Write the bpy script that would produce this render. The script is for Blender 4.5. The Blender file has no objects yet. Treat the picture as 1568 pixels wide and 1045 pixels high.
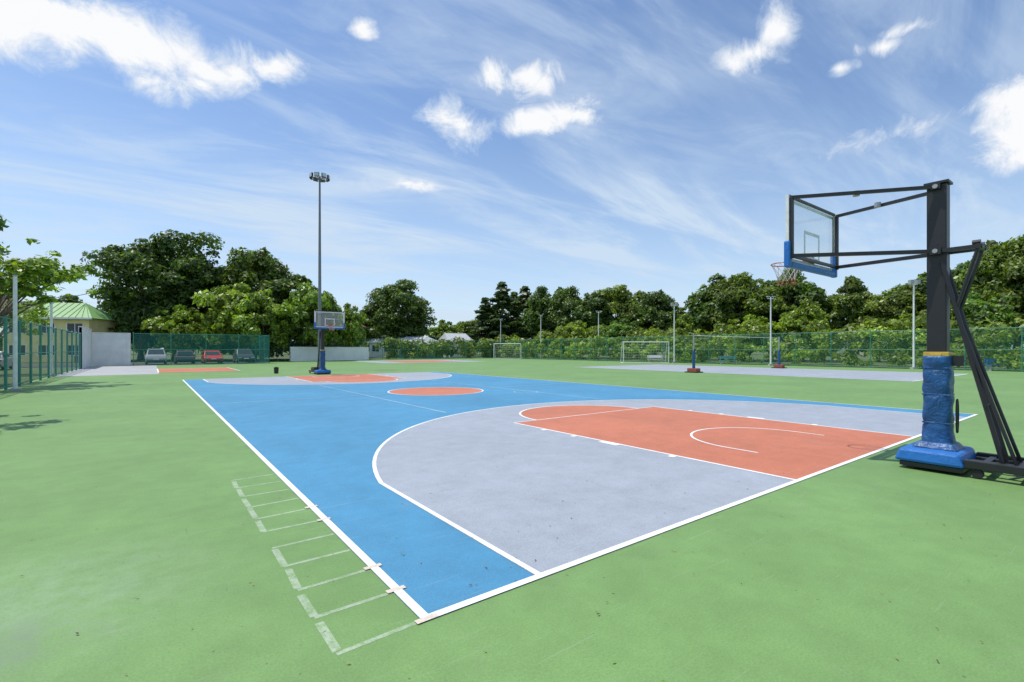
import bpy, math, random
import numpy as np
from mathutils import Vector, Matrix
random.seed(7)
scene=bpy.context.scene
CAM=(-1.282,-2.576,1.612);FPX=736.0
def F(l,d):
    a=l+.52;b=d-2.83
    return (.8*a+.6*b,-.6*a+.8*b)
YAW=-math.atan2(.6,.8)
# ---------------------------------------------------------------- materials
def new_mat(name):
    m=bpy.data.materials.new(name);m.use_nodes=True
    nt=m.node_tree;b=nt.nodes['Principled BSDF'];return m,nt,b
def ramp(nt,fac,stops):
    r=nt.nodes.new('ShaderNodeValToRGB');e=r.color_ramp.elements
    while len(e)<len(stops): e.new(0.5)
    for i,(pp,c) in enumerate(stops):
        e[i].position=pp;e[i].color=(c[0],c[1],c[2],1) if not isinstance(c,(int,float)) else (c,c,c,1)
    nt.links.new(fac,r.inputs[0]);return r.outputs[0]
def noise(nt,scale,detail=4,rough=.55,vec=None,dist=0):
    n=nt.nodes.new('ShaderNodeTexNoise');n.inputs['Scale'].default_value=scale;n.inputs['Detail'].default_value=detail
    n.inputs['Roughness'].default_value=rough;n.inputs['Distortion'].default_value=dist
    if vec is None:
        g=nt.nodes.new('ShaderNodeNewGeometry');vec=g.outputs['Position']
    nt.links.new(vec,n.inputs['Vector']);return n.outputs['Fac']
def mul(nt,a,b,fac=1.0,mode='MULTIPLY'):
    m=nt.nodes.new('ShaderNodeMix');m.data_type='RGBA';m.blend_type=mode
    if isinstance(fac,(int,float)): m.inputs[0].default_value=fac
    else: nt.links.new(fac,m.inputs[0])
    for s,i in ((a,6),(b,7)):
        if isinstance(s,tuple): m.inputs[i].default_value=(s[0],s[1],s[2],1)
        else: nt.links.new(s,m.inputs[i])
    return m.outputs[2]
GREEN=(.172,.300,.098)
def court_mat(name,col,rough=.62,wear=.10,dirt=1.0,under=None,stain=False,cover=(.50,.66)):
    m,nt,b=new_mat(name)
    c=ramp(nt,noise(nt,.35,3,.6),[(.3,tuple(x*(1-wear) for x in col)),(.7,tuple(min(1,x*(1+wear)) for x in col))])
    c=mul(nt,c,ramp(nt,noise(nt,2.6,5,.72),[(.3,.88),(.65,1.05)]),1)
    c=mul(nt,c,ramp(nt,noise(nt,75,1,.8),[(.3,.86),(.7,1.08)]),1)
    c=mul(nt,c,(.26,.25,.19),ramp(nt,noise(nt,1.6,6,.78,dist=.6),[(.60,0.0),(.82,.45*dirt)]),'MIX')
    g=nt.nodes.new('ShaderNodeNewGeometry')
    for rot,sc in ((.5,1.1),(2.3,1.7)):
        mp=nt.nodes.new('ShaderNodeMapping');mp.inputs['Rotation'].default_value=(0,0,rot);mp.inputs['Scale'].default_value=(.6,22,1)
        nt.links.new(g.outputs['Position'],mp.inputs[0])
        c=mul(nt,c,(.50,.56,.45),ramp(nt,noise(nt,sc,3,.6,mp.outputs[0],.4),[(.66,0.0),(.70,.11)]),'MIX')
    c=mul(nt,c,(.08,.07,.05),ramp(nt,noise(nt,17,1,.5),[(.76,0.0),(.785,.65*dirt)]),'MIX')
    if stain:
        for (l,d),rad,cc,am in (((-3.1,3.0),1.5,(.36,.46,.34),.42),((-2.72,2.62),.5,(.15,.18,.13),.6)):
            x,y=F(l,d);s=nt.nodes.new('ShaderNodeVectorMath');s.operation='DISTANCE';nt.links.new(g.outputs['Position'],s.inputs[0]);s.inputs[1].default_value=(x,y,0)
            mr=nt.nodes.new('ShaderNodeMapRange');mr.interpolation_type='SMOOTHSTEP';nt.links.new(s.outputs['Value'],mr.inputs[0])
            mr.inputs[1].default_value=0;mr.inputs[2].default_value=rad;mr.inputs[3].default_value=am;mr.inputs[4].default_value=0
            f=nt.nodes.new('ShaderNodeMath');f.operation='MULTIPLY';nt.links.new(mr.outputs[0],f.inputs[0]);nt.links.new(ramp(nt,noise(nt,4.5,6,.78),[(.35,0.0),(.68,1.0)]),f.inputs[1])
            c=mul(nt,c,cc,f.outputs[0],'MIX')
    if under:
        c=mul(nt,c,under,ramp(nt,noise(nt,13,5,.78),[(cover[0],0.0),(cover[1],.85)]),'MIX')
    nt.links.new(c,b.inputs['Base Color'])
    b.inputs['Roughness'].default_value=rough
    b.inputs['Specular IOR Level'].default_value=.28
    return m
def plain(name,col,rough=.5,metal=0,var=.12,scale=6,bump=0):
    m,nt,b=new_mat(name)
    tc=nt.nodes.new('ShaderNodeTexCoord')
    c=ramp(nt,noise(nt,scale,3,.6,tc.outputs['Object']),[(.3,tuple(x*(1-var) for x in col)),(.7,tuple(min(1,x*(1+var)) for x in col))])
    nt.links.new(c,b.inputs['Base Color']);b.inputs['Roughness'].default_value=rough;b.inputs['Metallic'].default_value=metal
    if bump:
        bp=nt.nodes.new('ShaderNodeBump');bp.inputs['Strength'].default_value=bump;bp.inputs['Distance'].default_value=.03
        nt.links.new(noise(nt,scale*2,4,.6,tc.outputs['Object'],1.2),bp.inputs['Height']);nt.links.new(bp.outputs[0],b.inputs['Normal'])
    return m
M={}
M['green']=court_mat('paint_green',GREEN,stain=True)
M['blue']=court_mat('paint_blue',(.075,.265,.43),wear=.10)
M['grey']=court_mat('paint_grey',(.345,.372,.415),wear=.06)
M['orange']=court_mat('paint_orange',(.53,.18,.10),wear=.10)
M['line']=court_mat('paint_line_white',(.84,.84,.82),wear=.04,dirt=.5)
M['faint']=court_mat('paint_line_faint',(.40,.52,.60),wear=.15)
M['tape']=court_mat('worn_tape',(.37,.46,.31),wear=.12,under=GREEN,cover=(.46,.64))
M['beige']=court_mat('beige_tape',(.70,.60,.50),wear=.1)
M['concrete']=court_mat('concrete_floor',(.42,.42,.42),wear=.08)
M['black']=plain('black_steel',(.02,.02,.022),.45)
M['bluepad']=plain('blue_vinyl',(.012,.085,.24),.38,bump=.9,scale=4,var=.25)
M['bluebright']=plain('blue_foam',(.015,.15,.48),.5,bump=.3)
M['yellow']=plain('yellow_strap',(.60,.40,.06),.5)
M['ring']=plain('ring_orange',(.40,.09,.04),.4)
M['net']=plain('net_white',(.62,.56,.54),.8)
M['white']=plain('white_steel',(.78,.78,.76),.45)
M['galv']=plain('galvanised_steel',(.38,.39,.40),.45,.3)
M['darkgalv']=plain('dark_steel_pole',(.20,.21,.22),.5,.2)
M['fgreen']=plain('fence_green_steel',(.05,.27,.20),.5)
M['rubber']=plain('rubber',(.02,.02,.02),.8)
M['brown']=plain('rusty_weight',(.10,.055,.04),.8,var=.4)
M['redbase']=plain('red_base',(.33,.08,.05),.6)
M['wallgrey']=plain('rendered_wall_grey',(.68,.69,.68),.85,var=.10,scale=1.2)
M['wallwhite']=plain('rendered_wall_white',(.90,.90,.87),.85,var=.05,scale=1.0)
M['yellowwall']=plain('yellow_render',(.85,.72,.34),.85,scale=1)
M['glassdark']=plain('window_glass',(.03,.04,.05),.12)
M['roofgreen']=plain('roof_green',(.20,.38,.13),.55,scale=2)
M['roofgrey']=plain('roof_pale_metal',(.45,.47,.48),.5,scale=2)
M['roofteal']=plain('roof_teal',(.10,.30,.27),.5,scale=2)
M['roofbrown']=plain('roof_brown',(.16,.09,.07),.7,scale=2)
M['bark']=plain('bark',(.15,.12,.09),.9,var=.4,scale=3,bump=.6)
M['lamp']=plain('lamp_glass',(.6,.62,.62),.2)
def glass_mat():
    m,nt,b=new_mat('backboard_glass');o=nt.nodes['Material Output']
    t=nt.nodes.new('ShaderNodeBsdfTransparent');t.inputs[0].default_value=(.965,.98,.98,1)
    g=nt.nodes.new('ShaderNodeBsdfGlossy');g.inputs['Roughness'].default_value=.05
    d=nt.nodes.new('ShaderNodeBsdfDiffuse');d.inputs[0].default_value=(.75,.78,.8,1)
    m1=nt.nodes.new('ShaderNodeMixShader');m1.inputs[0].default_value=.07
    m2=nt.nodes.new('ShaderNodeMixShader');m2.inputs[0].default_value=.05
    nt.links.new(t.outputs[0],m1.inputs[1]);nt.links.new(d.outputs[0],m1.inputs[2])
    nt.links.new(m1.outputs[0],m2.inputs[1]);nt.links.new(g.outputs[0],m2.inputs[2])
    nt.links.new(m2.outputs[0],o.inputs[0]);return m
M['glass']=glass_mat()
def chain_mat(name,w,col):
    m,nt,b=new_mat(name);o=nt.nodes['Material Output']
    uv=nt.nodes.new('ShaderNodeUVMap');s=nt.nodes.new('ShaderNodeSeparateXYZ');nt.links.new(uv.outputs[0],s.inputs[0])
    def mm(op,a,bb=None):
        n=nt.nodes.new('ShaderNodeMath');n.operation=op
        for i,x in enumerate((a,bb)):
            if x is None: continue
            if isinstance(x,(int,float)): n.inputs[i].default_value=x
            else: nt.links.new(x,n.inputs[i])
        return n.outputs[0]
    a=mm('ADD',s.outputs[0],s.outputs[1]);c=mm('SUBTRACT',s.outputs[0],s.outputs[1])
    f1=mm('LESS_THAN',mm('FRACT',mm('DIVIDE',a,.075)),w);f2=mm('LESS_THAN',mm('FRACT',mm('DIVIDE',c,.075)),w)
    fac=mm('MAXIMUM',f1,f2)
    b.inputs['Base Color'].default_value=(*col,1);b.inputs['Roughness'].default_value=.5
    t=nt.nodes.new('ShaderNodeBsdfTransparent');mx=nt.nodes.new('ShaderNodeMixShader')
    nt.links.new(fac,mx.inputs[0]);nt.links.new(t.outputs[0],mx.inputs[1]);nt.links.new(b.outputs[0],mx.inputs[2]);nt.links.new(mx.outputs[0],o.inputs[0])
    return m
M['chain']=chain_mat('chain_link',.09,(.05,.22,.15))
M['chaindense']=chain_mat('chain_link_dense',.15,(.03,.26,.21))
def leaf_mat(name,dark,light,trans=.36):
    m,nt,b=new_mat(name);o=nt.nodes['Material Output']
    g=nt.nodes.new('ShaderNodeNewGeometry');oi=nt.nodes.new('ShaderNodeObjectInfo')
    c=ramp(nt,g.outputs['Random Per Island'],[(0,dark),(.75,light),(1,(light[0]*1.6,light[1]*1.4,light[2]))])
    c=mul(nt,c,ramp(nt,noise(nt,.35,1,.6),[(.35,.70),(.65,1.25)]),1)
    c=mul(nt,c,ramp(nt,oi.outputs['Random'],[(0,(.62,.74,.8)),(1,(1.4,1.2,.9))]),1)
    nt.links.new(c,b.inputs['Base Color']);b.inputs['Roughness'].default_value=.42;b.inputs['Specular IOR Level'].default_value=.45
    t=nt.nodes.new('ShaderNodeBsdfTranslucent');nt.links.new(mul(nt,c,(1.6,1.8,.5),1),t.inputs[0])
    mx=nt.nodes.new('ShaderNodeMixShader');mx.inputs[0].default_value=trans
    nt.links.new(b.outputs[0],mx.inputs[1]);nt.links.new(t.outputs[0],mx.inputs[2]);nt.links.new(mx.outputs[0],o.inputs[0]);return m
M['leafdark']=leaf_mat('leaves_dark',(.045,.085,.02),(.14,.215,.04))
M['leafmid']=leaf_mat('leaves_mid',(.055,.10,.022),(.18,.26,.05))
M['leafbright']=leaf_mat('leaves_bright',(.07,.135,.02),(.23,.35,.06))
M['leafcon']=leaf_mat('leaves_conifer',(.035,.065,.022),(.09,.145,.045))
M['leafdry']=leaf_mat('leaves_dry',(.12,.07,.03),(.30,.20,.08),.1)
# ---------------------------------------------------------------- mesh builder
class MB:
    def __init__(s): s.v=[];s.f=[];s.m=[];s.mats=[]
    def mi(s,k):
        if k not in s.mats: s.mats.append(k)
        return s.mats.index(k)
    def add(s,vs,fs,k):
        o=len(s.v);s.v+= [tuple(x) for x in vs];i=s.mi(k)
        for f in fs: s.f.append(tuple(o+j for j in f));s.m.append(i)
    def box(s,c,sz,k,rz=0,top=None):
        hx,hy,hz=sz[0]/2,sz[1]/2,sz[2]/2;tx,ty=(top if top else (1,1))
        vs=[]
        for z,a,b in ((-hz,1,1),(hz,tx,ty)):
            for x,y in ((-hx,-hy),(hx,-hy),(hx,hy),(-hx,hy)):
                x2,y2=x*a,y*b
                vs.append((c[0]+x2*math.cos(rz)-y2*math.sin(rz),c[1]+x2*math.sin(rz)+y2*math.cos(rz),c[2]+z))
        s.add(vs,[(3,2,1,0),(4,5,6,7),(0,1,5,4),(1,2,6,5),(2,3,7,6),(3,0,4,7)],k)
    def tube(s,a,b,r,k,r2=None,n=8,square=False):
        a=Vector(a);b=Vector(b);d=(b-a).normalized()
        up=Vector((0,0,1)) if abs(d.z)<.95 else Vector((0,1,0))
        x=d.cross(up).normalized();y=x.cross(d).normalized()
        if r2 is None:r2=r
        if square:n=4
        vs=[];off=math.pi/4 if square else 0
        for p,rr in ((a,r),(b,r2)):
            for i in range(n):
                t=off+2*math.pi*i/n;vs.append(p+x*math.cos(t)*rr+y*math.sin(t)*rr)
        fs=[(i,(i+1)%n,n+(i+1)%n,n+i) for i in range(n)]+[tuple(range(n-1,-1,-1)),tuple(range(n,2*n))]
        s.add(vs,fs,k)
    def poly(s,pts,k): s.add(pts,[tuple(range(len(pts)))],k)
    def obj(s,name,parent=None,bevel=0,smooth=False,loc=None,rz=0):
        me=bpy.data.meshes.new(name);me.from_pydata(s.v,[],s.f);me.update()
        for k in s.mats: me.materials.append(M[k])
        me.polygons.foreach_set('material_index',s.m)
        if smooth: me.polygons.foreach_set('use_smooth',[True]*len(s.f))
        o=bpy.data.objects.new(name,me);scene.collection.objects.link(o)
        if parent:o.parent=parent
        if loc:o.location=loc
        o.rotation_euler[2]=rz
        if bevel:
            b=o.modifiers.new('b','BEVEL');b.width=bevel;b.segments=2;b.limit_method='ANGLE'
        return o
def empty(name,loc,rz=0):
    e=bpy.data.objects.new(name,None);scene.collection.objects.link(e);e.location=loc;e.rotation_euler[2]=rz;e.empty_display_size=.2;return e
def sheet(name,pts,z,k,parent=None):
    b=MB();b.poly([(x,y,z) for x,y in pts],k);return b.obj(name,parent)
def ribbon(b,pts,w,z,k,closed=False):
    n=len(pts);L=[];R=[]
    for i in range(n):
        if closed: a=Vector(pts[(i-1)%n]);c=Vector(pts[(i+1)%n])
        else: a=Vector(pts[max(i-1,0)]);c=Vector(pts[min(i+1,n-1)])
        q=Vector(pts[i]);
        d1=(q-a).normalized() if (q-a).length>1e-6 else (c-q).normalized()
        d2=(c-q).normalized() if (c-q).length>1e-6 else d1
        nn=Vector((-(d1+d2).y,(d1+d2).x)).normalized();sc=1/max(.5,nn.dot(Vector((-d1.y,d1.x))))
        L.append(q+nn*w/2*sc);R.append(q-nn*w/2*sc)
    m=n if closed else n-1
    for i in range(m):
        j=(i+1)%n
        b.poly([(R[i].x,R[i].y,z),(R[j].x,R[j].y,z),(L[j].x,L[j].y,z),(L[i].x,L[i].y,z)],k)
# ---------------------------------------------------------------- ground
m,nt,b=new_mat('grass_ground')
nt.links.new(ramp(nt,noise(nt,.3,5,.7),[(.3,(.05,.085,.02)),(.55,(.09,.13,.035)),(.75,(.17,.15,.08))]),b.inputs['Base Color']);b.inputs['Roughness'].default_value=.9
M['grass']=m
sheet('ground',[(-3000,-3000),(3000,-3000),(3000,3000),(-3000,3000)],-.03,'grass')
sheet('sports_ground_surface',[(-6.1,-60),(48.4,-60),(48.4,69),(-6.1,69)],0,'green')
m,nt,b=new_mat('asphalt');nt.links.new(ramp(nt,noise(nt,4,5,.7),[(.3,(.045,.045,.047)),(.7,(.075,.075,.075))]),b.inputs['Base Color']);b.inputs['Roughness'].default_value=.9
M['asphalt']=m
sheet('car_park_pavement',[(-30,57.3),(9.2,57.3),(9.2,68.5),(-30,68.5)],.006,'asphalt')
def basketball_court(x0,y0,name,col='blue'):
    e=empty(name,(x0,y0,0))
    W,Lc=15,28
    sheet('playing_area',[(0,0),(W,0),(W,Lc),(0,Lc)],.0018,col,e)
    ln=MB();w=.052
    for end in (0,1):
        def T(q): return (q[0],q[1]) if end==0 else (W-q[0],Lc-q[1])
        a0=math.acos(6.6/6.75)
        arc=[(7.5+6.75*math.cos(t),1.575+6.75*math.sin(t)) for t in np.linspace(math.pi-a0,a0,64)]
        P3=[(.9,0)]+arc+[(14.1,0)]
        sheet('three_point_area',[T(q) for q in P3][::-1],.0034,'grey',e)
        fc=[(7.5+1.8*math.cos(t),5.8+1.8*math.sin(t)) for t in np.linspace(0,math.pi,40)]
        key=[(5.05,0),(9.95,0),(9.95,5.8)]+fc+[(5.05,5.8)]
        sheet('key_area',[T(q) for q in key],.005,'orange',e)
        ribbon(ln,[T(q) for q in [(.93,0)]+[(7.5+(x-7.5)*.996,y) for x,y in arc]+[(14.07,0)]],w,.0064,'line')
        ribbon(ln,[T(q) for q in [(5.05,0),(5.05,5.8)]],w,.0066,'line')
        ribbon(ln,[T(q) for q in [(9.95,0),(9.95,5.8)]],w,.0066,'line')
        ribbon(ln,[T(q) for q in [(5.08,5.8),(9.92,5.8)]],w*.7,.0068,'line')
        ribbon(ln,[T(q) for q in fc],w,.0070,'line')
        nc=[(6.25,1.1)]+[(7.5+1.25*math.cos(t),1.575+1.25*math.sin(t)) for t in np.linspace(math.pi,0,30)]+[(8.75,1.1)]
        ribbon(ln,[T(q) for q in nc],w*.8,.0072,'line')
        for yy in (1.75,3.0,3.85,4.7):
            hw=.2 if yy==3.0 else .05
            for xx in (4.97,10.03):
                ribbon(ln,[T((xx,yy-hw)),T((xx,yy+hw))],.12,.0074,'line')
    cc=[(7.5+1.8*math.cos(t),14+1.8*math.sin(t)) for t in np.linspace(0,2*math.pi,49)[:-1]]
    sheet('centre_circle',cc,.0034,'orange',e)
    ribbon(ln,cc,w,.0064,'line',True)
    ribbon(ln,[(.03,14),(5.7,14)],w*.9,.0056,'faint');ribbon(ln,[(9.3,14),(14.97,14)],w*.9,.0056,'faint')
    for xx in (4.7,10.3): ribbon(ln,[(xx,8.2),(xx,19.8)],.045,.0052,'faint')
    ribbon(ln,[(10.0+.45*math.cos(t),11.6+.45*math.sin(t)) for t in np.linspace(0,6.28,24)],.04,.0054,'faint')
    ribbon(ln,[(.03,.03),(W-.03,.03),(W-.03,Lc-.03),(.03,Lc-.03)],.060,.0077,'line',True)
    ln.obj('boundary_and_key_lines',e)
    return e
basketball_court(0,0,'basketball_court')
e=empty('neighbouring_court',(0,0,0))
sheet('apron',[(-6,36),(-.9,36),(-.9,56.8),(-6,56.8)],.004,'concrete',e)
sheet('orange_area',[(-.9,38.2),(4.0,38.2),(4.0,46),(-.9,46)],.008,'orange',e)
b=MB();ribbon(b,[(-.9,38.2),(4.0,38.2),(4.0,46),(-.9,46)],.08,.016,'line',True);b.obj('lines',e)
e=empty('tennis_court',(29,4.6,0))
sheet('playing_area',[(0,0),(12,0),(12,23.8),(0,23.8)],.004,'grey',e)
b=MB();ribbon(b,[(0,0),(12,0),(12,23.8),(0,23.8)],.09,.012,'line',True)
for y in (5.5,18.3): ribbon(b,[(1.4,y),(10.6,y)],.06,.016,'line')
ribbon(b,[(6,5.5),(6,18.3)],.06,.020,'line')
for x in (1.4,10.6): ribbon(b,[(x,0),(x,23.8)],.06,.024,'line')
b.obj('lines',e)
e=empty('far_court',(20,50,0))
sheet('playing_area',[(0,0),(14,0),(14,11),(0,11)],.004,'grey',e)
sheet('orange_area',[(3,1),(11,1),(11,9),(3,9)],.008,'orange',e)
b=MB();ribbon(b,[(0,0),(14,0),(14,11),(0,11)],.1,.012,'line',True);b.obj('lines',e)
b=MB();rng=random.Random(3)
for i in range(11):
    y=.02+i*.42
    ribbon(b,[(-.50,y+rng.uniform(-.015,.015)),(-.01,y+.01)],.034,.0010,'tape')
    if i<10 and i!=4: ribbon(b,[(-.49+rng.uniform(-.008,.008),y+.015),(-.49+rng.uniform(-.01,.01),y+.40-rng.uniform(0,.08))],.05,.0014,'tape')
b.obj('agility_ladder_tape')
b=MB()
for y,l_ in ((.0,.05),(.44,.04),(.86,.04),(2.1,.03),(2.55,.03),(7.4,.03)):
    ribbon(b,[(-.04,y+.02),(.05+l_,y+.022)],.045,.0082,'beige')
b.obj('marker_tape')
b=MB()
for i in range(480):
    d=random.uniform(2,16)*random.uniform(.5,1.4)+.6;l=random.uniform(-1.15,1.15)*d
    x,y=F(l,d);s=random.uniform(.004,.016);a=random.uniform(0,6.3);z=.0095
    c,sn=math.cos(a)*s,math.sin(a)*s
    b.add([(x-c,y-sn,z),(x+sn*.4,y-c*.4,z+s*.3),(x+c,y+sn,z+.003),(x-sn*.4,y+c*.4,z+.002)],[(0,1,2,3)],random.choice(['leafdry','brown','leafdry','leafbright']))
b.obj('fallen_leaves')
# ---------------------------------------------------------------- hoop
def hoop(name,loc,rz):
    e=empty(name,loc,rz);BY=1.56
    b=MB()
    b.box((0,0,2.03),(.19,.21,3.62),'black')
    b.obj('post',e,.015)
    b=MB();b.box((0,0,3.80),(.32,.10,.07),'black');b.box((0,0,3.86),(.24,.26,.03),'black')
    b.box((0,0,2.93),(.34,.12,.09),'black')
    for s in (-1,1):
        b.tube((s*.12,.0,3.80),(s*.86,BY-.05,3.90),.032,'black',square=True)
        b.tube((s*.12,.0,2.93),(s*.86,BY-.05,3.02),.036,'black',square=True)
        b.tube((s*.12,.1,2.93),(s*.12,-.46,2.93),.036,'black',square=True)
        b.tube((s*.12,-.42,2.93),(s*.11,-.20,2.12),.022,'black')
        b.tube((s*.11,-.06,2.78),(s*.13,-.64,.20),.028,'black')
        b.tube((s*.11,-.20,2.12),(s*.15,-.76,.20),.020,'black')
        b.tube((s*.86,BY-.05,3.90),(s*.86,BY-.05,2.98),.032,'black',square=True)
        b.tube((s*.12,-.36,2.985),(s*.12,-.44,2.985),.03,'black')
        b.tube((s*.45,BY*.52,3.89),(s*.45,BY*.52,3.82),.045,'galv')
        b.tube((s*.155,0,2.93),(s*.175,0,2.93),.03,'galv');b.tube((s*.15,0,3.80),(s*.17,0,3.80),.03,'galv')
    b.tube((-.17,-.42,2.93),(.17,-.42,2.93),.035,'black')
    b.tube((-.86,BY-.05,3.02),(.86,BY-.05,3.02),.03,'black',square=True)
    b.tube((-.16,-.48,.9),(.16,-.48,.9),.018,'black')
    b.obj('support_arms',e)
    b=MB();b.box((0,BY,3.425),(1.76,.012,1.01),'glass');b.obj('glass_backboard',e)
    b=MB()
    for x in (-.885,.885): b.box((x,BY,3.425),(.03,.045,1.05),'white' )
    for z in (2.915,3.935): b.box((0,BY,z),(1.738,.045,.03),'black')
    for yy in (BY+.009,):
        for x in (-.845,.845): b.box((x,yy,3.425),(.05,.004,.95),'white')
        for z in (2.975,3.875): b.box((0,yy,z),(1.64,.004,.05),'white')
        for x in (-.27,.27): b.box((x,yy,3.275),(.05,.004,.45),'white')
        for z in (3.075,3.475): b.box((0,yy+.001,z),(.49,.004,.05),'white')
    b.obj('backboard_frame',e)
    b=MB()
    for s in (-1,1): b.box((s*.875,BY,3.05),(.09,.09,.40),'bluebright')
    b.box((0,BY,2.90),(1.66,.088,.09),'bluebright')
    b.obj('backboard_padding',e,.02)
    b=MB();RY=BY+.40;n=32;R=.228
    for i in range(n):
        t0=2*math.pi*i/n;t1=2*math.pi*(i+1)/n
        b.tube((R*math.cos(t0),RY+R*math.sin(t0),3.05),(R*math.cos(t1),RY+R*math.sin(t1),3.05),.009,'ring',n=6)
    b.box((0,BY+.06,3.06),(.2,.1,.13),'ring')
    for s in (-1,1): b.tube((s*.08,BY+.08,3.0),(s*.14,RY-.17,3.045),.01,'ring')
    b.obj('ring',e)
    b=MB();k=12;rad=[.222,.185,.15,.13,.14];zs=[3.04,2.96,2.87,2.78,2.69]
    for j in range(4):
        for i in range(k):
            for dd in (-.5,.5):
                t0=2*math.pi*(i+.5*(j%2))/k;t1=t0+2*math.pi*dd/k
                b.tube((rad[j]*math.cos(t0),RY+rad[j]*math.sin(t0),zs[j]),(rad[j+1]*math.cos(t1),RY+rad[j+1]*math.sin(t1),zs[j+1]),.003,'net' if j<3 else 'ring',n=4)
    b.obj('net',e)
    n=28;rows=30;vs=[];fs=[];r_=random.Random(5)
    for j in range(rows+1):
        z=.34+(1.52-.34)*j/rows
        for i in range(n):
            t=2*math.pi*i/n;c,s=math.cos(t),math.sin(t)
            sx=math.copysign(abs(c)**.5,c)*.150;sy=math.copysign(abs(s)**.5,s)*.150
            strap=sum(.10*math.exp(-((z-q)/.02)**2) for q in (.62,1.0,1.36))
            k2=1+.035*math.sin(j*.85+i*.6)+.03*math.sin(j*.5-i*.9)+r_.uniform(-.015,.015)+.14*max(0,1-j/4)-strap
            vs.append((sx*k2,sy*k2,z))
    for j in range(rows):
        for i in range(n): fs.append((j*n+i,j*n+(i+1)%n,(j+1)*n+(i+1)%n,(j+1)*n+i))
    fs.append(tuple(range(rows*n,rows*n+n)))
    b=MB();b.add(vs,fs,'bluepad');b.obj('post_padding',e,smooth=True)
    b=MB();b.box((0,0,1.545),(.245,.265,.06),'yellow');b.box((-.128,0,1.50),(.01,.12,.10),'yellow')
    for z in (.62,1.0,1.36): b.box((0,0,z),(.285,.285,.022),'bluepad')
    b.box((.0,-.2,1.46),(.07,.12,.14),'black');b.tube((0,-.25,1.46),(.18,-.27,1.46),.012,'black')
    b.obj('straps',e,.01)
    b=MB();
    for i in range(24):
        t0=i/24*math.pi*2;t1=(i+1)/24*math.pi*2
        b.tube((.02+.05*math.cos(t0),-.19,.72+.22*math.sin(t0)),(.02+.05*math.cos(t1),-.19,.72+.22*math.sin(t1)),.012,'black',n=5)
    b.obj('rope_loop',e)
    b=MB();b.box((0,.02,.19),(.90,.72,.17),'bluebright',top=(.94,.84));b.box((0,0,.315),(.50,.50,.10),'bluepad',top=(.72,.72))
    b.obj('base_padding',e,.035)
    b=MB()
    b.box((0,.0,.07),(.84,.64,.06),'black')
    for s in (-1,1):
        b.box((s*.36,-1.05,.17),(.09,1.45,.10),'black')
        b.box((s*.14,-.95,.16),(.06,1.2,.07),'black')
        for yy in (-.45,-1.6,.2):
            b.tube((s*.36-.03,yy,.06),(s*.36+.03,yy,.06),.058,'rubber',n=14)
    for yy in (-.5,-.8,-1.75): b.box((0,yy,.16),(.64,.07,.08),'black')
    b.box((0,-1.24,.30),(.62,.70,.16),'brown');b.box((0,-1.24,.405),(.56,.64,.05),'brown')
    b.obj('base_frame',e,.008)
    return e
hoop('basketball_hoop',(7.3,-.82,0),0)
hoop('basketball_hoop',(7.5,29.4,0),math.pi)
# ---------------------------------------------------------------- fences
def fence(name,p0,p1,h=3.1,step=3.0,z0=0,ck='chain',pr=.035):
    p0=Vector(p0);p1=Vector(p1);L=(p1-p0).length;d=(p1-p0)/L;n=max(1,round(L/step))
    e=empty(name,(p0.x,p0.y,0),math.atan2(d.y,d.x))
    b=MB()
    for i in range(n+1):
        x=L*i/n;b.tube((x,0,z0),(x,0,h+.05),pr,'fgreen',n=8);b.tube((x,0,h+.05),(x,0,h+.09),pr*1.4,'fgreen',r2=.01)
    for z in (.12,h*.5,h): b.tube((0,.0,z),(L,.0,z),.024,'fgreen',n=6)
    b.obj('posts_and_rails',e)
    me=bpy.data.meshes.new('mesh');me.from_pydata([(0,.04,.08),(L,.04,.08),(L,.04,h),(0,.04,h)],[],[(0,1,2,3)])
    uv=me.uv_layers.new(name='UVMap')
    for i,c in enumerate([(0,0),(L,0),(L,h),(0,h)]): uv.data[i].uv=c
    me.materials.append(M[ck]);o=bpy.data.objects.new('chain_link_mesh',me);scene.collection.objects.link(o);o.parent=e
    return e
fence('chain_link_fence',(-5.9,-25),(-5.9,49.5),2.85,ck='chaindense',pr=.05,step=2.5)
fence('chain_link_fence',(48.2,-15),(48.2,69),3.15)
fence('chain_link_fence',(48.2,69),(9.4,69),3.15)
fence('chain_link_fence',(-2.7,57),(9.3,57),3.15,ck='chaindense')
fence('chain_link_fence',(9.3,57),(9.3,69),3.15,ck='chaindense')
def wall(name,p0,p1,h,k,t=.2):
    p0=Vector(p0);p1=Vector(p1);L=(p1-p0).length;d=(p1-p0)/L
    b=MB();b.box((L/2,0,h/2),(L,t,h),k)
    b.box((L/2,0,h+.04),(L+.02,t+.08,.08),k)
    nn=max(1,int(L/3))
    for i in range(nn+1): b.box((min(max(.15,L*i/nn),L-.15),0,h/2+.003),(.3,t+.07,h-.006),k)
    return b.obj(name,None,.01,loc=(p0.x,p0.y,0),rz=math.atan2(d.y,d.x))
wall('rendered_wall',(-5.9,49.7),(-5.9,56.9),3.4,'wallgrey')
wall('rendered_wall',(-5.75,57.1),(-2.9,57.1),3.1,'wallgrey')
wall('white_wall',(13.4,66.0),(25.0,68.8),1.85,'wallwhite')
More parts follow.
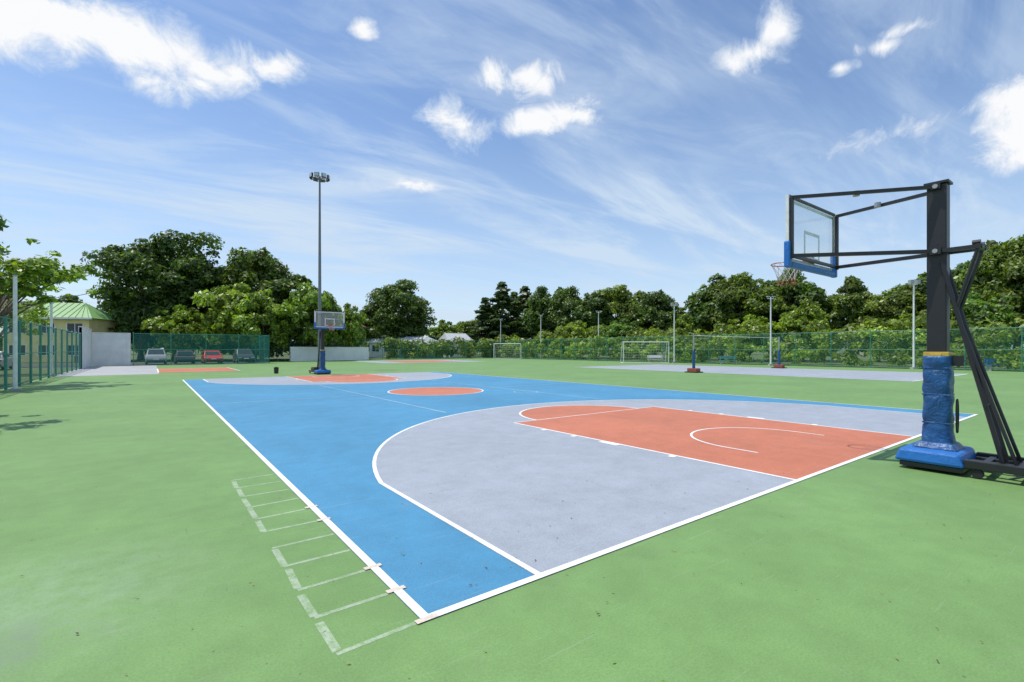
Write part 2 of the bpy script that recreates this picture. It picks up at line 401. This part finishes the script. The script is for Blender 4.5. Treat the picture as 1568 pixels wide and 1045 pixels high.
# ---------------------------------------------------------------- poles
def floodpole(loc,H):
    b=MB();b.tube((0,0,0),(0,0,H),.16,'darkgalv',r2=.07,n=12);b.box((0,0,.06),(.5,.5,.12),'concrete')
    for i in range(24):
        t0=i*math.pi/12;t1=t0+math.pi/12
        b.tube((.55*math.cos(t0),.55*math.sin(t0),H-.25),(.55*math.cos(t1),.55*math.sin(t1),H-.25),.03,'darkgalv',n=5)
    for i in range(8):
        t=i*math.pi/4+.2;c,s=math.cos(t),math.sin(t)
        b.tube((0,0,H-.25),(.6*c,.6*s,H-.25),.025,'darkgalv',n=5)
        b.box((.68*c,.68*s,H-.1),(.12,.36,.30),'black',rz=t);b.box((.745*c,.745*s,H-.1),(.01,.32,.26),'lamp',rz=t)
    b.obj('floodlight_mast',loc=(*loc,0))
floodpole(F(-15.2,38),15.3)
def lamppost(l,d,H,two=False,rz=0):
    b=MB();b.tube((0,0,0),(0,0,H),.085,'white',r2=.055,n=10);b.box((0,0,.08),(.35,.35,.16),'concrete')
    b.tube((-.32,0,H-.15),(.32,0,H-.15),.03,'white')
    for s in (-1,1):
        b.tube((s*.26,0,H-.15),(s*.26,0,H+.05),.02,'white')
        b.box((s*.26,-.05,H+.05),(.26,.30,.10 if not two else .34),'galv');b.box((s*.26,-.09,H-.004),(.2,.2,.012),'lamp')
    x,y=F(l,d);b.obj('street_lamp',loc=(x,y,0),rz=YAW+rz)
for l,d,H,t in ((32.6,39,7.0,True),(25.3,47,6.7,False),(18.9,56,6.8,True),(12.6,70,7.1,False),(4.8,80,7.3,False),(-2.1,89,7.2,False)): lamppost(l,d,H,t)
for l,d,H in ((-19.2,18.3,4.4),(-27.3,28.2,4.4)):
    b=MB();b.tube((0,0,0),(0,0,H),.07,'white',r2=.06,n=10);b.tube((0,0,H),(0,0,H+.05),.075,'galv',n=10);b.box((0,0,.05),(.3,.3,.1),'concrete')
    x,y=F(l,d);b.obj('steel_post',loc=(x+.2,y,0))
def vpost(x,y):
    b=MB();b.tube((0,0,.1),(0,0,2.65),.05,'galv');b.tube((0,0,.25),(0,0,1.5),.10,'bluepad',n=14);b.box((0,0,.17),(.5,.7,.26),'redbase')
    b.box((.0,.0,.04),(.8,.95,.06),'black');b.box((0,-.08,1.55),(.08,.1,.16),'black')
    b.obj('volleyball_post',loc=(x,y,0),bevel=.01)
vpost(28.6,16.4);vpost(41.2,16.4)
b=MB();b.tube((28.6,16.4,2.55),(41.2,16.4,2.55),.014,'white',n=5);b.obj('net_cable')
def goal(name,l,d,w,h,rz):
    b=MB();D=1.0
    for s in (-1,1):
        b.tube((s*w/2,0,0),(s*w/2,0,h),.05,'white');b.tube((s*w/2,0,.03),(s*w/2,D,.03),.03,'white');b.tube((s*w/2,0,h),(s*w/2,D*.5,h),.03,'white');b.tube((s*w/2,D*.5,h),(s*w/2,D,.03),.03,'white')
    b.tube((-w/2,0,h),(w/2,0,h),.05,'white');b.tube((-w/2,D*.5,h),(w/2,D*.5,h),.03,'white');b.tube((-w/2,D,.03),(w/2,D,.03),.03,'white')
    n=int(w/.3)
    for i in range(n+1):
        x=-w/2+w*i/n;b.tube((x,D*.5,h),(x,D,.03),.006,'net',n=3)
    for i in range(8):
        t=i/8;b.tube((-w/2,D*(.5+.5*t),h*(1-t)),(w/2,D*(.5+.5*t),h*(1-t)),.006,'net',n=3)
    x,y=F(l,d);b.obj(name,loc=(x,y,0),rz=rz)
goal('football_goal',15.5,55.5,5.4,2.44,YAW+.1);goal('football_goal',-.8,78,4.4,2.5,YAW-.2)
def bench(l,d,k):
    b=MB();b.box((0,0,.44),(1.8,.35,.05),k);b.box((0,.2,.75),(1.8,.04,.3),k)
    for s in (-.75,.75): b.box((s,0,.21),(.08,.3,.41),'galv');b.box((s,.19,.6),(.05,.04,.5),'galv')
    x,y=F(l,d);b.obj('bench',loc=(x,y,0),rz=YAW)
for l,d,k in ((17.0,57,'white'),(22.5,50,'roofteal'),(36,35.5,'bluebright')): bench(l,d,k)
b=MB();b.box((0,0,.20),(.24,.2,.32),'black',top=(1.1,1.1));b.box((0,0,.38),(.28,.25,.05),'rubber');b.tube((-.08,0,.42),(.08,0,.42),.02,'rubber');b.tube((0,0,0),(0,0,.06),.12,'rubber')
x,y=F(-15.6,31.8);b.obj('litter_bin',loc=(x,y,0),bevel=.01)
# ---------------------------------------------------------------- cars
def car(x,y,rz,col,suv=False):
    k='car_'+str(len(M));M[k]=plain('car_paint',col,.3,0,var=.03)
    e=empty('parked_car',(x,y,0),rz);W=1.74;hh=.12 if suv else 0
    prof=[(-2.1,.35),(-2.12,.62),(-2.02,.86+hh),(-1.3,.93+hh),(1.0,.95+hh),(1.85,.82+hh),(2.1,.62),(2.12,.35),(1.72,.22),(-1.7,.22)]
    b=MB();n=len(prof);vs=[(-W/2,a,z) for a,z in prof]+[(W/2,a,z) for a,z in prof]
    b.add(vs,[tuple(range(n)),tuple(range(2*n-1,n-1,-1))]+[(i,n+i,n+(i+1)%n,(i+1)%n) for i in range(n)],k);b.obj('body',e,.06)
    b=MB();zt=1.46+hh*1.6;zb=.92+hh;c=[(-1.75,zb),(-1.35,zt-.03),(-.9,zt),(.2,zt),(1.0,zb)];ti=[.0,.12,.14,.14,.0];n=5
    vs=[(-W/2+.05+t,a,z) for (a,z),t in zip(c,ti)]+[(W/2-.05-t,a,z) for (a,z),t in zip(c,ti)]
    b.add(vs,[tuple(range(n)),tuple(range(2*n-1,n-1,-1))]+[(i,n+i,n+(i+1)%n,(i+1)%n) for i in range(n)],k);b.obj('cabin',e,.04)
    b=MB()
    z0=zb+.05;z1=zt-.1
    def q(pts): b.poly(pts,'glassdark')
    def scr(ya,za,yb,zb_,out):
        f=lambda z:ya+(yb-ya)*(z-za)/(zb_-za)+out
        q([(-.70,f(z0),z0),(.70,f(z0),z0),(.62,f(z1),z1),(-.62,f(z1),z1)])
    scr(1.0,zb,.2,zt,.03);scr(-1.75,zb,-1.35,zt-.03,-.03)
    for s in (-1,1):
        xx=lambda z:s*(W/2-.05-.14*(z-zb)/(zt-zb)+.008)
        for ya,yb,yc,yd in ((-1.5,-.45,-.45,-1.25),(-.38,.75,.2,-.38)):
            q([(xx(z0),ya,z0),(xx(z0),yb,z0),(xx(z1),yc,z1),(xx(z1),yd,z1)])
    b.obj('windows',e)
    b=MB()
    for s in (-1,1):
        for yy in (-1.3,1.3):
            b.tube((s*.70,yy,.32),(s*.885,yy,.32),.32,'rubber',n=20);b.tube((s*.86,yy,.32),(s*.893,yy,.32),.19,'galv',n=14)
        b.box((s*.66,2.08,.66),(.32,.1,.13),'lamp');b.box((s*.7,-2.07,.72),(.22,.08,.16),'ring');b.box((s*.93,.72,1.0),(.14,.1,.1),k)
    b.box((0,2.11,.42),(1.5,.06,.12),'black');b.box((0,-2.11,.42),(1.5,.06,.12),'black');b.box((0,2.12,.56),(.5,.02,.11),'white')
    b.obj('wheels_and_lights',e,.01)
car(-.9,60.6,math.pi,(.30,.31,.33),True);car(1.6,61,0.0,(.10,.10,.12));car(4.1,60.4,math.pi,(.55,.02,.03));car(7.3,61,math.pi,(.06,.07,.08),True)
x,y=F(-36,31);car(x,y,.1,(.4,.4,.42));x,y=F(-41,38);car(x,y,.0,(.5,.5,.5));car(-9.2,26,.0,(.25,.26,.28));car(-9.4,34,.0,(.5,.5,.5))
# ---------------------------------------------------------------- houses
def house(name,l,d,w,dep,eave,ridge,kw,kr,rz=0,hip=.8,win=4):
    x,y=F(l,d);e=empty(name,(x,y,0),YAW+rz)
    b=MB();b.box((0,0,eave/2),(w,dep,eave),kw);b.obj('walls',e)
    b=MB();o=.6
    A=[(-w/2-o,-dep/2-o,eave),(w/2+o,-dep/2-o,eave),(w/2+o,dep/2+o,eave),(-w/2-o,dep/2+o,eave)]
    h=hip*dep/2
    R=[(-w/2-o+h,0,ridge),(w/2+o-h,0,ridge)]
    b.add(A+R,[(0,1,5,4),(2,3,4,5),(1,2,5),(3,0,4),(3,2,1,0)],kr)
    nb=int(w/.6)
    for i in range(nb):
        t=(i+.5)/nb;xa=-w/2-o+(w+2*o)*t;xb=min(max(xa,R[0][0]),R[1][0])
        b.tube((xa,-dep/2-o,eave+.03),(xb,0,ridge+.03),.04,kr,n=4)
    b.box((0,-dep/2-o-.02,eave-.05),(w+2*o,.06,.2),'wallwhite')
    b.obj('roof',e)
    b=MB()
    for i in range(win):
        xx=-w/2+w*(i+.5)/win
        for zc in ([eave-1.25] if eave<4.2 else [eave-1.25,1.5]):
            b.box((xx,-dep/2-.02,zc),(w/win*.55,.06,1.15),'glassdark');b.box((xx,-dep/2-.05,zc),(.06,.05,1.15),'wallwhite')
            for s in (-1,1): b.box((xx+s*w/win*.29,-dep/2-.035,zc),(.08,.07,1.3),'wallwhite')
            b.box((xx,-dep/2-.04,zc-.64),(w/win*.66,.12,.09),'wallwhite')
    b.box((w*.38,-dep/2-.025,1.0),(.9,.05,2.0),'roofbrown')
    b.obj('windows_and_door',e)
house('yellow_house',-56.8,61,8.6,6.5,5.4,7.5,'yellowwall','roofgreen',.25,win=3)
house('white_house',-24,98,9,8,3.0,4.8,'wallwhite','roofgrey',.2)
house('teal_roof_house',-18.3,93,8,6,2.6,4.0,'roofteal','roofgrey',-.3)
house('white_bungalow',-11.5,97,4.5,6,3.0,4.8,'wallwhite','roofgrey',.5,.2)
house('brown_roof_house',-33,90,9,7,5.8,7.8,'wallwhite','roofbrown',.1)
house('green_roof_house',-26,108,8,7,5.2,7.4,'wallwhite','roofteal',-.1)
# ---------------------------------------------------------------- foliage
def leaves(centers,radii,n,size,seed,flat=.75,lo=.5):
    r=np.random.default_rng(seed);K=len(centers)
    w=radii**2;idx=r.choice(K,n,p=w/w.sum())
    d=r.normal(size=(n,3));d/=np.linalg.norm(d,axis=1)[:,None];d[:,2]=np.where(d[:,2]<-.35,-d[:,2],d[:,2])
    rad=radii[idx]*r.uniform(lo,1.12,n)
    P=centers[idx]+d*rad[:,None]*np.array([1,1,flat])
    nrm=d*.9+r.normal(size=(n,3))*.5+np.array([0,0,.3]);nrm/=np.linalg.norm(nrm,axis=1)[:,None]
    t=np.cross(nrm,r.normal(size=(n,3)));t/=np.linalg.norm(t,axis=1)[:,None];bt=np.cross(nrm,t)
    s=(size*r.uniform(.5,1.35,n))[:,None]
    V=np.stack([P-t*s,P+bt*s*.5,P+t*s,P-bt*s*.5],1).reshape(-1,3)
    V[:,2]=np.maximum(V[:,2],.02)
    return V
def mesh_from(name,V,mb,leafk):
    nb=len(mb.v);vs=np.concatenate([np.array(mb.v,dtype=float).reshape(-1,3),V]) if nb else V
    n=len(V)//4;fl=(np.arange(n*4)+nb)
    loops=[i for f in mb.f for i in f];starts=[];c=0
    for f in mb.f: starts.append(c);c+=len(f)
    loops=np.concatenate([np.array(loops,dtype=np.int32),fl.astype(np.int32)])
    starts=np.concatenate([np.array(starts,dtype=np.int32),(c+4*np.arange(n)).astype(np.int32)])
    me=bpy.data.meshes.new(name);me.vertices.add(len(vs));me.vertices.foreach_set('co',vs.astype(np.float32).ravel())
    me.loops.add(len(loops));me.loops.foreach_set('vertex_index',loops);me.polygons.add(len(starts));me.polygons.foreach_set('loop_start',starts)
    mi=np.concatenate([np.zeros(len(mb.f),dtype=np.int32),np.ones(n,dtype=np.int32)])
    me.materials.append(M['bark']);me.materials.append(M[leafk]);me.polygons.foreach_set('material_index',mi)
    me.update(calc_edges=True);me.validate();return me
def tree_mesh(name,H,R,ch,seed,leafk,nclump,nleaf,size,cr,conifer=False,trunk=.35,sparse=False,full=False):
    r=np.random.default_rng(seed);C=[];Rd=[]
    zc=(H+ch)/2;hz=(H-ch)/2
    ph=r.uniform(0,6.28,6)
    while len(C)<nclump:
        if conifer:
            t=r.uniform(0,1)**1.2;z=ch+(H-ch)*t;tier=.65+.35*math.cos(t*40+ph[0]);rr=R*(1-t)**.8*tier;a=r.uniform(0,6.28);q=r.uniform(.4,1)
            C.append((rr*q*math.cos(a),rr*q*math.sin(a),z));Rd.append(cr*(1.1-.6*t)*r.uniform(.6,1.1))
        else:
            d=r.normal(size=3);d/=np.linalg.norm(d)
            if d[2]<(-.95 if full else -.75): continue
            a=math.atan2(d[1],d[0]);mod=.88+.10*math.sin(2*a+ph[0])+.08*math.sin(3*a+ph[1]+2*d[2])+.09*math.sin(5*a+ph[2]+3*d[2])
            q=min(1.0,r.uniform(.15,1)**.38*mod)
            small=r.uniform()<.4
            C.append((d[0]*q*(R-cr*.5),d[1]*q*(R-cr*.5),zc+d[2]*q*(hz-cr*.3)));Rd.append(cr*(r.uniform(.3,.55) if small else r.uniform(.7,1.25)))
            if small and q>.75: C[-1]=tuple(np.array(C[-1])+d*cr*.45)
    C=np.array(C);Rd=np.array(Rd)
    V=leaves(C,Rd,nleaf,size,seed+1,.85 if not conifer else .4)
    b=MB();tr=trunk
    lean=r.uniform(-.4,.4,2);fork=max(ch*.8,H*.16) if not conifer else ch
    p0=(0,0,-.1);p1=(lean[0]*.5,lean[1]*.5,fork)
    b.tube(p0,(lean[0]*.2,lean[1]*.2,fork*.4),tr*1.3,'bark',r2=tr,n=9);b.tube((lean[0]*.2,lean[1]*.2,fork*.4),p1,tr,'bark',r2=tr*.8,n=9)
    if conifer: b.tube(p1,(0,0,H-.4),tr*.8,'bark',r2=.05)
    else:
        for i in r.choice(len(C),min(len(C),22 if not sparse else 40),replace=False):
            c=C[i];mid=(c[0]*.45+p1[0],c[1]*.45+p1[1],fork+(c[2]-fork)*.55+.3)
            b.tube(p1,mid,tr*.42,'bark',r2=tr*.24,n=6);b.tube(mid,tuple(c),tr*.24,'bark',r2=.03 if not sparse else .012,n=5)
    return mesh_from(name,V,b,leafk)
TM={}
TM['dome']=tree_mesh('dome_tree',18,9.5,.8,11,'leafdark',190,36000,.30,1.75,trunk=.5,full=True)
TM['dome2']=tree_mesh('dome_tree_b',16,7.5,1,15,'leafdark',140,25000,.29,1.5,trunk=.45,full=True)
TM['bright']=tree_mesh('bright_tree',10,5.5,.8,21,'leafbright',100,14000,.28,1.2,trunk=.25,full=True)
TM['row1']=tree_mesh('row_tree_a',13,5.2,2.2,31,'leafmid',90,15000,.29,1.25,trunk=.3)
TM['row2']=tree_mesh('row_tree_b',13,5.6,3,41,'leafmid',90,14000,.29,1.3,trunk=.3)
TM['row3']=tree_mesh('row_tree_c',13,4.4,1.8,51,'leafdark',80,13000,.29,1.15,trunk=.3)
TM['con']=tree_mesh('conifer',15,4.2,2.0,61,'leafcon',110,12000,.36,1.2,conifer=True,trunk=.25)
TM['near']=tree_mesh('slender_tree',6.6,3.4,2.6,71,'leafbright',90,7500,.115,.42,trunk=.10,sparse=True)
BASE={'dome':(18,9.5),'dome2':(16,7.5),'bright':(10,5.5),'row1':(13,5.2),'row2':(13,5.6),'row3':(13,4.4),'con':(15,4.2),'near':(6.6,3.4)}
def tree(k,l,d,H,W=None,name='broadleaf_tree'):
    o=bpy.data.objects.new(name,TM[k]);scene.collection.objects.link(o)
    x,y=F(l,d);o.location=(x,y,-.03);base=BASE[k]
    sz=H/base[0];sx=(W/2/base[1]) if W else sz
    o.scale=(sx,sx,sz);o.rotation_euler[2]=random.uniform(0,6.28)
tree('dome',-49.5,71,18.4,21);tree('dome2',-41,76,17.8,16);tree('bright',-37,65,10.8,11.5);tree('bright',-27.5,67,11,9.5);tree('bright',-33,63.5,9,9.5);tree('bright',-44,64,7.5,8)
tree('dome2',-57,74,11,11);tree('row3',-33,75,13,11);tree('row1',-70,75,10,11);tree('bright',-24.5,72,8.5,6);tree('row3',-50.5,65,8,6)
tree('dome',-24,101,16,18);tree('row3',-30,98,9.5,8);tree('bright',-16,112,8.5,9);tree('row2',-11,120,9.5,10)
tree('con',-2.2,106,16.2,13,'conifer_tree');tree('con',-6,108,13,11,'conifer_tree');tree('con',2.8,104,15,12,'conifer_tree');tree('con',.5,110,14.5,11,'conifer_tree');tree('row3',-3,112,11,12)
for u,v,D,k,w in ((835,440,98,'row1',11),(872,436,94,'dome2',12),(905,450,88,'row3',9),(940,433,90,'row2',13),(975,448,86,'row1',10),(1003,443,82,'dome2',10),(1035,466,80,'row1',8),(1058,480,76,'bright',7),
  (1105,421,72,'row1',11),(1138,415,70,'dome2',12.5),(1180,430,72,'row3',10),(1222,411,70,'row1',11),(1262,484,66,'bright',6),(1305,423,64,'row3',6.6),(1345,453,62,'row1',7),(1385,433,60,'row2',9),(1430,418,60,'row3',10),(1470,405,58,'row1',10),(1512,385,56,'row2',10.5),(1555,358,54,'dome2',12.5),(1640,360,50,'row1',11),(1720,355,46,'row2',11),(1230,458,62,'bright',7),(1490,445,50,'bright',8),(1400,480,55,'bright',8),(1150,482,64,'bright',8),(950,487,80,'bright',9),(880,490,84,'bright',8)):
    tree(k,(u-784)/736*D,D,1.6+(535-v)/736*D,w)
tree('near',-22.7,20.5,6.7,8.8,'slender_tree');tree('near',-14.2,9.3,5.9,6.8,'slender_tree');tree('near',-32.5,30,5.4,6,'slender_tree')
def mass(name,pts,n,size,leafk,seed):
    C=np.array([p[:3] for p in pts]);Rr=np.array([p[3] for p in pts])
    me=mesh_from(name,leaves(C,Rr,n,size,seed,.9),MB(),leafk);o=bpy.data.objects.new(name,me);scene.collection.objects.link(o)
r=random.Random(9);pts=[]
for i in range(460):
    y=r.uniform(-14,69);h=2.7+.5*math.sin(y*.6)+.4*math.sin(y*1.7);pts.append((48.9+r.uniform(0,1.6),y,r.uniform(.2,h),r.uniform(.3,.7)))
mass('creeper_hedge',pts,26000,.17,'leafbright',5)
pts=[]
for i in range(160):
    y=r.uniform(-14,75);pts.append((52+r.uniform(0,5),y,r.uniform(.5,4.0),r.uniform(.8,1.5)))
mass('shrub_belt',pts,16000,.28,'leafmid',6)
pts=[]
for i in range(130):
    x=r.uniform(29,56);pts.append((x,70+r.uniform(0,4),r.uniform(.3,2.8),r.uniform(.6,1.1)))
mass('shrub_belt',pts,10000,.26,'leafmid',16)
pts=[]
for i in range(50): pts.append((r.uniform(-13,-11),r.uniform(10,56),r.uniform(.2,1.3),r.uniform(.4,.8)))
mass('garden_shrubs',pts,6000,.14,'leafmid',8)
pts=[]
for i in range(120):
    l=r.uniform(-50,-24);x,y=F(l,r.uniform(72,82));pts.append((x,y,r.uniform(.6,4.5),r.uniform(.9,1.6)))
mass('undergrowth',pts,12000,.32,'leafmid',18)
pts=[]
for i in range(420):
    l=r.uniform(-190,170);d=r.uniform(135,160);x,y=F(l,d);h=6.5+2.5*math.sin(l*.09)+1.5*math.sin(l*.31);pts.append((x,y,r.uniform(1,h),r.uniform(1.8,3)))
mass('distant_tree_line',pts,26000,.75,'leafdark',10)
m,nt,b_=new_mat('hill_forest_haze_tint');nt.links.new(ramp(nt,noise(nt,.02,5,.6),[(.3,(.13,.19,.21)),(.7,(.18,.24,.25))]),b_.inputs['Base Color']);b_.inputs['Roughness'].default_value=1;M['hill']=m  # forest green with bluish distance haze painted into the base colour
vs=[];fs=[];nx=60
for j in range(8):
    for i in range(nx+1):
        l=-300+2600*i/nx;prof=max(0,math.exp(-((l-1150)/480)**2)*170+25*math.sin(l*.011)+12*math.sin(l*.031))*math.sin(j/7*math.pi)
        x,y=F(l,1500+j*120);vs.append((x,y,max(-1,prof)))
for j in range(7):
    for i in range(nx): a=j*(nx+1)+i;fs.append((a,a+1,a+nx+2,a+nx+1))
b=MB();b.add(vs,fs,'hill');b.obj('distant_hill',smooth=True)
# ---------------------------------------------------------------- world
w=bpy.data.worlds.new('World');scene.world=w;w.use_nodes=True;nt=w.node_tree;nt.nodes.clear()
try: w.cycles.sampling_method='NONE'
except Exception: pass
sund=Vector((.8*-1.15+.6*.25,.6*1.15+.8*.25,3.05)).normalized()
out=nt.nodes.new('ShaderNodeOutputWorld');sky=nt.nodes.new('ShaderNodeTexSky');sky.sky_type='NISHITA';sky.sun_disc=False
sky.sun_elevation=math.asin(sund.z);sky.sun_rotation=math.atan2(sund.x,sund.y);sky.air_density=1.0;sky.dust_density=.4;sky.ozone_density=2.0
bg=nt.nodes.new('ShaderNodeBackground');bg.inputs[1].default_value=.142;nt.links.new(mul(nt,sky.outputs[0],(1.0,1.07,1.15)),bg.inputs[0])
tc=nt.nodes.new('ShaderNodeTexCoord');sp=nt.nodes.new('ShaderNodeSeparateXYZ');nt.links.new(tc.outputs['Generated'],sp.inputs[0])
def mm(op,a,bb=None,c=None):
    n=nt.nodes.new('ShaderNodeMath');n.operation=op
    for i,x in enumerate((a,bb,c)):
        if x is None: continue
        if isinstance(x,(int,float)): n.inputs[i].default_value=x
        else: nt.links.new(x,n.inputs[i])
    return n.outputs[0]
def smooth(x,a,bb,lo=0,hi=1):
    n=nt.nodes.new('ShaderNodeMapRange');n.interpolation_type='SMOOTHSTEP';nt.links.new(x,n.inputs[0])
    for i,v in zip((1,2,3,4),(a,bb,lo,hi)): n.inputs[i].default_value=v
    return n.outputs[0]
gen=tc.outputs['Generated']
n1=noise(nt,6,2,.6,gen);n2=noise(nt,12,7,.66,gen,.5)
mp=nt.nodes.new('ShaderNodeMapping');mp.inputs['Location'].default_value=(3.1,7.7,1.3);nt.links.new(gen,mp.inputs[0]);n3=noise(nt,6,2,.6,mp.outputs[0])
az=mm('MULTIPLY_ADD',mm('SUBTRACT',n1,.5),.10,mm('ARCTAN2',sp.outputs[0],sp.outputs[1]))
el=mm('MULTIPLY_ADD',mm('SUBTRACT',n3,.5),.07,mm('ARCSINE',sp.outputs[2]))
ang=nt.nodes.new('ShaderNodeCombineXYZ');nt.links.new(az,ang.inputs[0]);nt.links.new(el,ang.inputs[1])
def ae(u,v):
    a=(u-784)/736;c=(535-v)/736;x=.8*a+.6;y=-.6*a+.8;return math.atan2(x,y),math.atan2(c,math.hypot(x,y))
puffs=[(40,15,190,75,1.15),(200,60,160,55,1.1),(310,105,95,38,1),(415,105,52,24,.85),(215,125,70,30,.9),(300,125,60,28,.9),(360,100,60,30,.9),(565,53,24,19,.9),(752,116,48,34,1),(815,122,56,32,1),(825,184,50,22,1),(880,166,42,20,.95),(708,192,48,32,.76),
(1145,88,66,28,.85),(1180,55,36,50,.95),(1290,103,22,12,.7),(1350,65,40,12,.55),(1388,38,34,14,.62),(1555,180,85,80,1.2),(1560,240,60,30,.9),(1380,205,120,26,.50),(625,285,70,14,.7)]
field=None
for u,v,ru,rv,s in puffs:
    a,e_=ae(u,v);ra=abs(ae(u+ru,v)[0]-ae(u-ru,v)[0])/2*1.3;re=abs(ae(u,v+rv)[1]-ae(u,v-rv)[1])/2*1.3
    mpn=nt.nodes.new('ShaderNodeMapping');mpn.inputs['Scale'].default_value=(1/ra,1/re,1);mpn.inputs['Location'].default_value=(-a/ra,-e_/re,0);nt.links.new(ang.outputs[0],mpn.inputs[0])
    ln=nt.nodes.new('ShaderNodeVectorMath');ln.operation='LENGTH';nt.links.new(mpn.outputs[0],ln.inputs[0])
    f=mm('MULTIPLY_ADD',ln.outputs['Value'],-s,s);field=f if field is None else mm('MAXIMUM',field,f)
field=mm('MAXIMUM',field,-.9)
raw=mm('MULTIPLY_ADD',mm('SUBTRACT',n2,.5),2.2,field)
dens=smooth(raw,-.05,.85)
zz=mm('ADD',mm('MAXIMUM',sp.outputs[2],0.0),.10)
cb=nt.nodes.new('ShaderNodeCombineXYZ');nt.links.new(mm('DIVIDE',sp.outputs[0],zz),cb.inputs[0]);nt.links.new(mm('DIVIDE',sp.outputs[1],zz),cb.inputs[1])
def cirrus(rot,sx,sy,sc,lo,hi,amt,loc,dist):
    m1=nt.nodes.new('ShaderNodeMapping')
    m1.inputs['Rotation'].default_value=(0,0,rot);m1.inputs['Scale'].default_value=(sx,sy,1);m1.inputs['Location'].default_value=loc
    nt.links.new(cb.outputs[0],m1.inputs[0]);return smooth(noise(nt,sc,6,.62,m1.outputs[0],dist),lo,hi,0,amt)
c1=cirrus(.55,.38,1.3,1.0,.43,.70,.9,(0,0,0),.9)
c2=cirrus(-.35,.5,1.3,1.6,.45,.73,.7,(5,2,0),1.2)
big=smooth(noise(nt,.45,2,.5,cb.outputs[0]),.34,.58)
cir=mm('MINIMUM',mm('ADD',mm('MULTIPLY',c1,mm('MULTIPLY_ADD',big,.70,.18)),mm('MULTIPLY',c2,.55)),.72)
haze=smooth(sp.outputs[2],.0,.48,.52,0.02)
tot=mm('MAXIMUM',dens,mm('MINIMUM',mm('ADD',cir,haze),.9))
bgc=nt.nodes.new('ShaderNodeBackground');bgc.inputs[1].default_value=1.0
cc=nt.nodes.new('ShaderNodeMix');cc.data_type='RGBA';nt.links.new(dens,cc.inputs[0]);cc.inputs[6].default_value=(.63,.76,.91,1)
nt.links.new(ramp(nt,raw,[(.3,(.80,.86,.94)),(.8,(.96,.97,.99))]),cc.inputs[7])
nt.links.new(cc.outputs[2],bgc.inputs[0])
mx=nt.nodes.new('ShaderNodeMixShader');nt.links.new(tot,mx.inputs[0]);nt.links.new(bg.outputs[0],mx.inputs[1]);nt.links.new(bgc.outputs[0],mx.inputs[2]);nt.links.new(mx.outputs[0],out.inputs[0])
L=bpy.data.lights.new('sun','SUN');L.energy=3.9;L.angle=math.radians(.53);L.color=(1,.965,.91);lo=bpy.data.objects.new('sun',L);scene.collection.objects.link(lo)
lo.rotation_euler=sund.to_track_quat('Z','Y').to_euler()
cam=bpy.data.cameras.new('camera');co=bpy.data.objects.new('camera',cam);scene.collection.objects.link(co)
co.location=CAM;co.rotation_euler=(math.pi/2,0,YAW)
cam.sensor_width=36;cam.lens=36*FPX/1568;cam.shift_y=12.5/1568;cam.clip_end=8000;cam.clip_start=.05
scene.camera=co
scene.view_settings.view_transform='Standard';scene.view_settings.look='None';scene.view_settings.exposure=0
